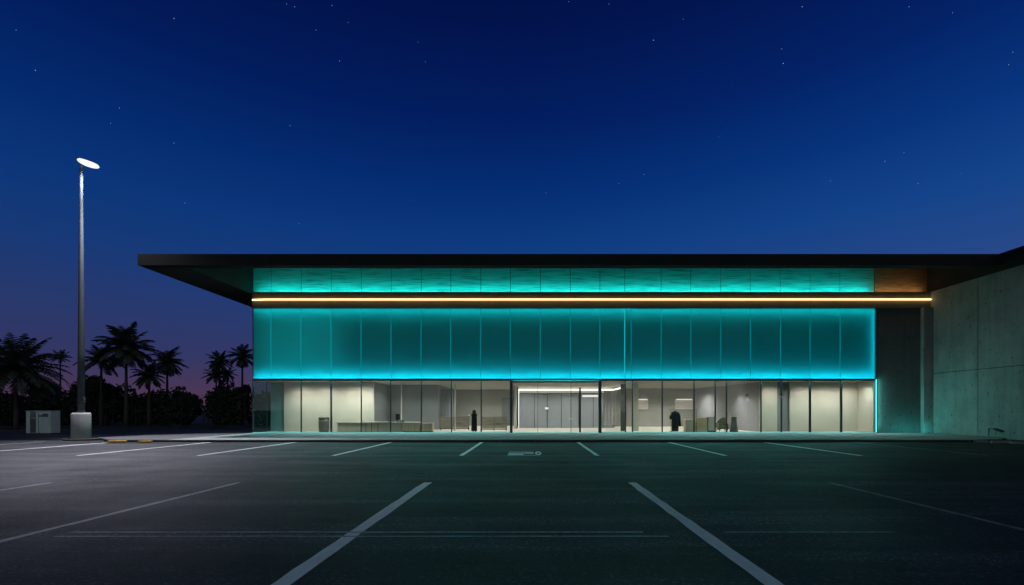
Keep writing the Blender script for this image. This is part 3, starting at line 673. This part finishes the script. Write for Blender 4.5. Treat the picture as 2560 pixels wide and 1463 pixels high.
def leaf_blob(mb, rng, c, rx, ry, rz, n, size):
    for _ in range(n):
        while True:
            u = Vector((rng.uniform(-1,1), rng.uniform(-1,1), rng.uniform(-1,1)))
            if .25 < u.length < 1: break
        u *= (.75+.25*rng.random())/max(u.length,.4) if rng.random()<.6 else 1
        p = Vector((c[0]+u.x*rx, c[1]+u.y*ry, c[2]+u.z*rz)); s = size*rng.uniform(.6,1.3)
        a = Vector((rng.gauss(0,1), rng.gauss(0,1), rng.gauss(0,1))).normalized(); b = a.cross(Vector((rng.gauss(0,1), rng.gauss(0,1), rng.gauss(0,1)))).normalized()
        mb.add([p-a*s*.5, p+b*s*.28, p+a*s*.6, p-b*s*.28], [(0,1,2,3)])
def tree(px, pyt, rpx, Y, label, seed):
    rng = random.Random(seed); s = Y/F; x = X(px,Y); top = H(pyt,Y); r = rpx*s
    t = root('broadleaf_tree', (x,Y,0), label, 'tree', 'dark trees behind the driveway')
    mb = MB(); mb.tube([(x,Y,-.05),(x+.1,Y,top*.3),(x,Y,top*.6)],[.16,.12,.07],7)
    for k in range(5):
        a = k*1.3; mb.tube([(x+.08,Y,top*.35),(x+math.cos(a)*r*.4,Y+math.sin(a)*r*.4,top*.6),(x+math.cos(a)*r*.7,Y+math.sin(a)*r*.7,top*.75)],[.07,.045,.02],5)
    mb.build('trunk','bark',t,True)
    mb = MB()
    for k in range(13):
        a = rng.uniform(0,6.28); q = rng.uniform(0,.75); z = rng.uniform(.35,.9)
        leaf_blob(mb, rng, (x+math.cos(a)*q*r, Y+math.sin(a)*q*r*.8, top*z), r*.42*(1.25-z*.5), r*.4, top*.13, 230, .36)
    mb.build('crown','leaf',t); return t
tree(205, 918, 42, 52, 'dome shaped dark tree behind the street lamp pole', 1)
tree(262, 935, 40, 53, 'dark tree filling the gap right of the lamp pole', 2)
tree(604, 960, 30, 55, 'dark leafy tree tight against the building corner', 3)
tree(465, 972, 46, 56, 'low wide dark tree between the lone palm and the palm pair', 4)
tree(110, 950, 44, 55, 'dark tree right of the broad date palm', 5)
rng = random.Random(21); mb = MB()
x = -92.0
while x < -14:
    Y = 55 + rng.uniform(-2.5,3.5); px = VX + x*F/Y
    top = 968 + 10*math.sin(px*.021) + (10 if 400 < px < 520 else 0) + rng.choice((-14,-8,-3,0,3,6,8)) + rng.uniform(-4,4); hz = H(top, Y)
    leaf_blob(mb, rng, (x, Y, hz*.5), 1.7, 1.2, hz*.52, 520, .46); x += 1.15
for k in range(70):
    x = rng.uniform(-85,-18); y = rng.uniform(51.5,53.5); h = rng.uniform(2.2,4); mb.tube([(x,y,-.06),(x+rng.uniform(-.2,.2),y,h)],[.05,.03],4)
tag(mb.build('undergrowth','leaf'), 'dark thicket of shrubs and thin stems behind the driveway', 'undergrowth', None, 'stuff')
# grass verge tufts in front of the thicket
mb = MB()
for k in range(9000):
    x = rng.uniform(-75,-22); yb = 48.6 + (x+32)*.36
    y = max(36, yb) + rng.uniform(0,5); h = rng.uniform(.05,.16); a = rng.uniform(0,3.14); dx, dy = .03*math.cos(a), .03*math.sin(a)
    mb.add([(x-dx,y-dy,-.06),(x+dx,y+dy,-.06),(x+rng.uniform(-.05,.05),y+rng.uniform(-.05,.05),h)],[(0,1,2)])
tag(mb.build('grass','leaf'), 'rough grass verge along the dark thicket', 'grass', None, 'stuff')

# ------------------------------------------------------------------ furniture inside
IY = 34.3
def IX(px, Y=IY): return X(px, Y)
# bin
cx = IX(806); o = root('waste_bin', (cx, IY, FZ), 'dark grey barrel sided bin near the cream left wall', 'bin')
MB().lathe([(.33,FZ+.001),(.37,FZ+.3),(.38,FZ+.7),(.36,FZ+.98)], cx, IY, 20, 1, .9).build('body','dkgrey',o,True)
MB().lathe([(.385,FZ+.981),(.385,FZ+1.06),(.3,FZ+1.12)], cx, IY, 20, 1, .9).build('lid','dkgrey',o,True)
# reception desk
o = root('reception_desk', (IX(920), IY, FZ), 'long grey green reception desk with rounded left end and pale top', 'reception desk')
xa, xb = IX(840), IX(1001)
pr = [(xa+.25,IY-.3),(xb,IY-.3),(xb,IY+.4),(xa+.25,IY+.4)]
arc = [(xa+.25-.25*math.sin(k*math.pi/8), IY+.05+.35*math.cos(k*math.pi/8)) for k in range(1,8)]
MB().prism(pr+arc, FZ+.001, FZ+.68).build('desk_body','counter',o)
MB().box(xa+.05,IX(903),IY-.32,IY+.42,FZ+.682,FZ+.72).build('desk_top','counter',o)
MB().box(IX(903)+.003,xb+.05,IY-.36,IY+.44,FZ+.682,FZ+.75).build('desk_top','white_obj',o)
mb = MB()
for px in (914,928,944,976): mb.box(IX(px)-.018,IX(px)+.018,IY-.312,IY-.301,FZ+.01,FZ+.67)
mb.build('panel_groove','trim',o)
for pa, pb, h, lab in ((1003,1047,.70,'beige storage counter at the right end of the reception desk'),(1050,1078,.62,'lower beige cabinet beside a dark grey interior wall')):
    o = root('low_cabinet', (IX((pa+pb)/2), IY, FZ), lab, 'cabinet')
    box('body','beige',(IX(pa),IX(pb),IY-.28,IY+.3,FZ+.06,FZ+h),o,bevel=.01); box('worktop','white_obj',(IX(pa)-.02,IX(pb)+.02,IY-.3,IY+.32,FZ+h+.001,FZ+h+.04),o)
    box('plinth','dkgrey',(IX(pa)+.03,IX(pb)-.03,IY-.24,IY+.28,FZ+.001,FZ+.059),o)
    for s in (.36,.72): box('door_gap','trim',(IX(pa)+(IX(pb)-IX(pa))*s-.006,IX(pa)+(IX(pb)-IX(pa))*s+.006,IY-.285,IY-.281,FZ+.07,FZ+h-.01),o)
TZ = FZ+.752
o = root('computer_monitor', (IX(990), IY, TZ), 'black computer monitor turned sideways on the reception desk', 'monitor')
MB().prism([(IX(986),IY-.15),(IX(989),IY-.2),(IX(993.5),IY+.18),(IX(990),IY+.2)], TZ+.14, TZ+.60).build('screen','screen',o,bevel=.01)
MB().box(IX(990)-.02,IX(990)+.02,IY-.02,IY+.02,TZ+.02,TZ+.2).build('stand','screen',o); MB().lathe([(.13,TZ+.001),(.12,TZ+.02)],IX(990),IY,14).build('foot','screen',o)
o = root('desk_phone', (IX(1000), IY, TZ), 'small black telephone beside the monitor on the reception desk', 'telephone')
MB().extrude_x([(IY-.12,TZ+.001),(IY-.12,TZ+.05),(IY+.1,TZ+.14),(IY+.1,TZ+.001)], IX(996.5), IX(1005)).build('phone_body','screen',o)
MB().tube([(IX(997.5),IY-.1,TZ+.13),(IX(998),IY+.0,TZ+.2),(IX(998),IY+.1,TZ+.19)],[.035,.02,.035],8).build('handset','dkgrey',o,True)
MB().tube([(IX(1003),IY+.05,TZ+.1),(IX(1004.5),IY+.03,TZ+.28)],.01,6).build('aerial','metal',o)
# slatted benches behind the woman
for pa, pb, Yb, lab in ((1094,1168,37.2,'long slatted grey wooden divider left of the standing woman'),(1196,1262,36.2,'slatted grey wooden bench back right of the standing woman')):
    o = root('slatted_divider', (X((pa+pb)/2,Yb), Yb, FZ), lab, 'divider', 'slatted wooden dividers')
    a, b = X(pa,Yb), X(pb,Yb); mb = MB()
    for k in range(9): mb.box(a, b, Yb-.02, Yb+.02, FZ+.2+k*.095, FZ+.28+k*.095)
    mb.build('slat_panel','slat',o)
    for q in (a+.08, (a+b)/2, b-.08): box('post','dkgrey',(q-.03,q+.03,Yb+.022,Yb+.08,FZ+.001,FZ+1.06),o)
    box('cap_rail','slat',(a-.02,b+.02,Yb-.05,Yb+.09,FZ+1.061,FZ+1.1),o)
    box('foot_rail','trim',(a,b,Yb-.06,Yb+.1,FZ+.1,FZ+.16),o)
Yn = 47.9
o = root('wall_notice', (X(1167,Yn), Yn, H(1033,Yn)), 'small white notice on the back wall beside the woman', 'notice')
box('notice_frame','dkgrey',(X(1163,Yn),X(1171,Yn),Yn+.05,Yn+.095,H(1036.5,Yn),H(1029,Yn)),o); box('notice_sheet','white_obj',(X(1164,Yn),X(1170,Yn),Yn+.03,Yn+.049,H(1035.5,Yn),H(1030,Yn)),o)
# pictures
for pa, pb, lab in ((1581,1613,'smaller pale striped picture on the greige back wall'),(1679,1724,'wider pale streaked picture above the clothes rail')):
    Yp = 45.95; o = root('framed_picture', (X((pa+pb)/2,Yp), Yp, H(1007,Yp)), lab, 'picture', 'pale pictures on the back wall')
    a, b, z0, z1 = X(pa,Yp), X(pb,Yp), H(1019,Yp), H(995,Yp)
    box('print','print',(a+.03,b-.03,Yp-.02,Yp+.0,z0+.03,z1-.03),o)
    MB().box(a,a+.03,Yp-.035,Yp+.02,z0,z1).box(b-.03,b,Yp-.035,Yp+.02,z0,z1).box(a+.031,b-.031,Yp-.035,Yp+.02,z0,z0+.03).box(a+.031,b-.031,Yp-.035,Yp+.02,z1-.03,z1).build('frame','white_obj',o)
    box('picture_light','strip_white',(a+.1,b-.1,Yp-.16,Yp-.1,z1+.03,z1+.06),o)
# clothes rail and coat
o = root('clothes_rail', (IX(1700), IY, FZ), 'thin metal clothes rail carrying a black coat', 'clothes rail')
xa, xb = IX(1668), IX(1735); zr = H(1019.5,IY)
MB().tube([(xa,IY,zr),(xb,IY,zr)],.016,8).build('rail','dkgrey',o)
for q in (xb-.05,): MB().tube([(q,IY,FZ+.02),(q,IY,zr)],.016,8).tube([(q,IY-.3,FZ+.02),(q,IY+.3,FZ+.02)],.018,8).build('post','dkgrey',o)
MB().tube([(xa+.02,IY,FZ+.02),(xa+.02,IY,zr)],.012,8).tube([(xa+.02,IY-.3,FZ+.02),(xa+.02,IY+.3,FZ+.02)],.018,8).build('post','dkgrey',o)
cx = IX(1680); o = root('coat', (cx, IY-.05, FZ), 'long black coat hanging on the clothes rail', 'coat')
zt = H(1023,IY)
MB().lathe([(.26,FZ+.05),(.27,FZ+.5),(.25,FZ+1.0),(.27,FZ+1.2),(.29,zt-.22),(.22,zt-.08),(.1,zt),(.06,zt+.02)], cx-.03, IY-.05, 22, 1, .5).build('coat_body','black',o,True)
for sg, x_, z_ in ((-1,.30,.95),(1,.31,.42)):
    MB().tube([(cx-.03+sg*.2,IY-.05,zt-.1),(cx-.03+sg*x_,IY-.07,zt-.35),(cx-.03+sg*(x_+.05),IY-.1,FZ+z_)],[.09,.10,.085],10).build('sleeve','black',o,True)
MB().tube([(cx-.03,IY-.05,zt),(cx-.03,IY-.02,zr+.03),(cx-.03,IY+.02,zr+.03)],.008,6).tube([(cx-.25,IY-.05,zt-.1),(cx-.03,IY-.05,zt+.0),(cx+.19,IY-.05,zt-.1)],.012,6).build('hanger','metal',o)
# boxes and furniture at right
def bx(pa, pb, pt, pb_, Y, name, mat, lab, cat, depth=.5, group=None, z0=None):
    a, b = X(pa,Y), X(pb,Y); zb = FZ+.001 if z0 is None else z0; zt = H(pt,Y)
    o = root(name, ((a+b)/2, Y, zb), lab, cat, group); return o, a, b, zb, zt
o,a,b,zb,zt = bx(1704,1727,1044,1075,34.6,'low_cabinet','card','olive beige drawer cabinet right of the black coat','cabinet')
box('body','beige',(a,b,34.4,34.9,zb,zt-.03),o,bevel=.01); box('worktop','counter',(a-.02,b+.02,34.37,34.92,zt-.029,zt),o)
for k in range(4): box('drawer','counter',(a+.03,b-.03,34.385,34.399,zb+.06+k*.2,zb+.23+k*.2),o)
o,a,b,zb,zt = bx(1731,1757,1056,1075,34.6,'storage_box','card','large pale box at the bottom of the stack of boxes','box',.5,'stacked boxes by the clothes rail')
box('carton','beige',(a,b,34.35,34.9,zb,zt-.02),o,bevel=.012); box('lid_edge','card',(a-.012,b+.012,34.338,34.912,zt-.06,zt),o); z_ = zt+.002
for k,(h,lab) in enumerate(((.28,'yellowish box in the middle of the stack of boxes'),(.2,'flat yellow box on top of the stack of boxes'))):
    o = root('storage_box',(X(1744,34.6),34.6,z_),lab,'box','stacked boxes by the clothes rail')
    box('carton','card',(a+.02*k,b-.03*k,34.38,34.86,z_,z_+h-.02),o,bevel=.012); box('lid_edge','beige',(a+.02*k-.012,b-.03*k+.012,34.368,34.872,z_+h-.05,z_+h),o); z_ += h+.002
o,a,b,zb,zt = bx(1758.5,1777,1038,1075,34.6,'tall_cabinet','dkgrey','dark grey cupboard between the stack of boxes and the armchair','cabinet')
box('body','dkgrey',(a,b,34.35,34.85,zb+.06,zt),o,bevel=.01); box('cupboard_door','counter',(a+.02,b-.02,34.332,34.348,zb+.1,zt-.03),o); box('plinth','trim',(a+.02,b-.02,34.4,34.83,zb,zb+.059),o); box('handle','metal',(b-.08,b-.06,34.31,34.331,zb+.6,zb+.78),o)
# armchair
a, b = X(1785,34.9), X(1808,34.9); Yc = 34.9; o = root('armchair', ((a+b)/2,Yc,FZ), 'olive armchair with a curved high back', 'armchair')
n = 10; prof = [(a + (b-a)*k/n, FZ+.35 + .72*math.sin(min(1,(.25+k/n*.9))*math.pi/2)) for k in range(n+1)]
vs = []; 
for (x_,z_) in prof: vs += [(x_,Yc+.2,FZ+.3),(x_,Yc+.2,z_),(x_,Yc+.34,FZ+.3),(x_,Yc+.34,z_)]
fs = []
for k in range(n):
    q = 4*k; fs += [(q,q+4,q+5,q+1),(q+6,q+2,q+3,q+7),(q+1,q+5,q+7,q+3),(q,q+2,q+6,q+4)]
fs += [(0,1,3,2),(4*n,4*n+2,4*n+3,4*n+1)]
MB().add(vs,fs).build('backrest','olive',o,bevel=.03); box('seat','olive',(a+.06,b-.06,Yc-.35,Yc+.19,FZ+.2,FZ+.44),o,bevel=.05)
for q in (a, b-.12): box('arm','olive',(q,q+.12,Yc-.36,Yc+.19,FZ+.12,FZ+.62),o,bevel=.04)
for q in (a+.05,b-.05):
    for yy in (Yc-.3,Yc+.25): MB().lathe([(.018,FZ+.001),(.025,FZ+.2)],q,yy,8).build('leg','dkgrey',o)
# tapered pedestal
cx = X(1826,34.6); o = root('plant_pedestal', (cx,34.6,FZ), 'tapered grey pedestal against the pale blue grey wall', 'pedestal')
MB().lathe([(.30,FZ+.001),(.24,FZ+.5),(.19,FZ+.95),(.2,FZ+1.1)], cx, 34.6, 18).build('body','dkgrey',o,True)
MB().lathe([(.24,FZ+1.101),(.25,FZ+1.15),(.22,FZ+1.16)], cx, 34.6, 18).build('top','counter',o)
MB().tube([(cx+.1,34.6,FZ+1.16),(cx+.16,34.6,FZ+1.36)],.012,6).tube([(cx-.1,34.6,FZ+1.16),(cx-.14,34.6,FZ+1.32)],.012,6).build('prong','dkgrey',o)
# wall lamp
yl = 36.6; xl = 16.2+(45.98-yl)/(45.98-35.2)*1.09-.02
o = root('wall_lamp', (xl, yl, 2.95), 'small dark lamp on the pale blue grey side wall', 'wall lamp')
MB().box(xl-.1,xl+.0,yl-.1,yl+.1,2.92,3.04).build('bracket','dkgrey',o); MB().lathe([(.06,2.84),(.09,2.92)],xl-.12,yl,12).build('lamp_shade','dkgrey',o)
spot('lamp_bulb', (xl-.14, yl, 2.82), (xl+.02, yl, 0), 12, (.88,.92,1), 120, .9, .03, o)

# ------------------------------------------------------------------ the woman
PX, PY = X(1180, 33.95), 33.95
P = root('person', (PX, PY, FZ), 'person in a long black dress with long dark hair standing behind the glass', 'person')
def skinned(name, verts, edges, radii, rootv, mat, parent, sub=2):
    me = bpy.data.meshes.new(name); off = woff(parent)
    me.from_pydata([tuple(Vector(v)) for v in verts], edges, []); o = bpy.data.objects.new(name, me); COL.objects.link(o); o.parent = parent
    me.materials.append(M[mat]); o.modifiers.new('skin','SKIN'); 
    lay = me.skin_vertices[0] if len(me.skin_vertices) else None
    for i, r in enumerate(radii): lay.data[i].radius = (r, r) if not isinstance(r, tuple) else r
    for i in range(len(verts)): lay.data[i].use_root = (i == rootv)
    s = o.modifiers.new('sub','SUBSURF'); s.levels = sub; s.render_levels = sub
    for p in me.polygons: p.use_smooth = True
    return o
V = []; E = []; Rd = []
def jv(p, r, par=None):
    V.append(p); Rd.append(r)
    if par is not None: E.append((par, len(V)-1))
    return len(V)-1
pel = jv((0,0,.86),.13); wst = jv((0,0,1.02),.105,pel); chs = jv((0,.01,1.2),(.13,.10),wst); nkb = jv((0,0,1.345),.06,chs); nk = jv((0,.01,1.40),.045,nkb)
hd = jv((0,.025,1.47),.07,nk); hm = jv((0,.02,1.54),.082,hd); ht = jv((0,.01,1.585),.062,hm)
nose = jv((0,.115,1.505),.012,hd); jv((-.085,.01,1.51),.014,hm); jv((.085,.01,1.51),.014,hm); jv((0,.10,1.45),.014,hd)
for sg in (-1,1):
    hip = jv((sg*.08,0,.8),.095,pel); kn = jv((sg*.085,.02,.44),.06,hip); an = jv((sg*.085,-.01,.09),.036,kn); jv((sg*.09,.12,.035),.032,an)
    sh = jv((sg*.165,0,1.30),.055,chs); el = jv((sg*.235,.0,1.05),.042,sh); wr = jv((sg*.06,.2,1.09),.028,el)
    pm = jv((-sg*.02,.22,1.11+sg*.02),.026,wr)
    for k in range(4):
        b0 = jv((-sg*.05,.225+.004*k,1.075+sg*.02+.022*k),.0095,pm); b1 = jv((-sg*(.085+.006*(k%3)),.215,1.07+sg*.02+.022*k),.0085,b0); jv((-sg*(.105+.008*(k%3)),.19,1.07+sg*.02+.021*k),.0075,b1)
    t0 = jv((sg*.005,.235,1.15+sg*.02),.010,pm); jv((-sg*.02,.235,1.175+sg*.02),.0085,t0)
skinned('body', V, E, Rd, pel, 'skin', P)
# dress: straight column from bust to ankle
mb = MB(); mb.lathe([(.19,FZ+.09),(.195,FZ+.13),(.185,FZ+.45),(.178,FZ+.75),(.185,FZ+.9),(.165,FZ+1.05),(.175,FZ+1.18),(.20,FZ+1.28),(.17,FZ+1.335),(.10,FZ+1.37),(.06,FZ+1.38)], PX, PY, 28, 1.12, .82, False)
mb.build('dress','dress',P,True)
MB().tube([(PX-.14,PY,FZ+1.31),(PX-.19,PY,FZ+1.235)],[.068,.058],10).build('sleeve','dress',P,True); MB().tube([(PX+.14,PY,FZ+1.31),(PX+.19,PY,FZ+1.235)],[.068,.058],10).build('sleeve','dress',P,True)
MB().lathe([(.02,FZ+1.12),(.10,FZ+1.16),(.125,FZ+1.28),(.115,FZ+1.40),(.105,FZ+1.50),(.098,FZ+1.57),(.07,FZ+1.62),(.02,FZ+1.64)], PX, PY-.035, 20, 1.28, .9).build('hair','hair',P,True)
for sg in (-1,1): MB().lathe([(.03,FZ+.001),(.04,FZ+.03),(.03,FZ+.07)],PX+sg*.085,PY+.03,12,1,2.4).build('shoe','black',P,True)
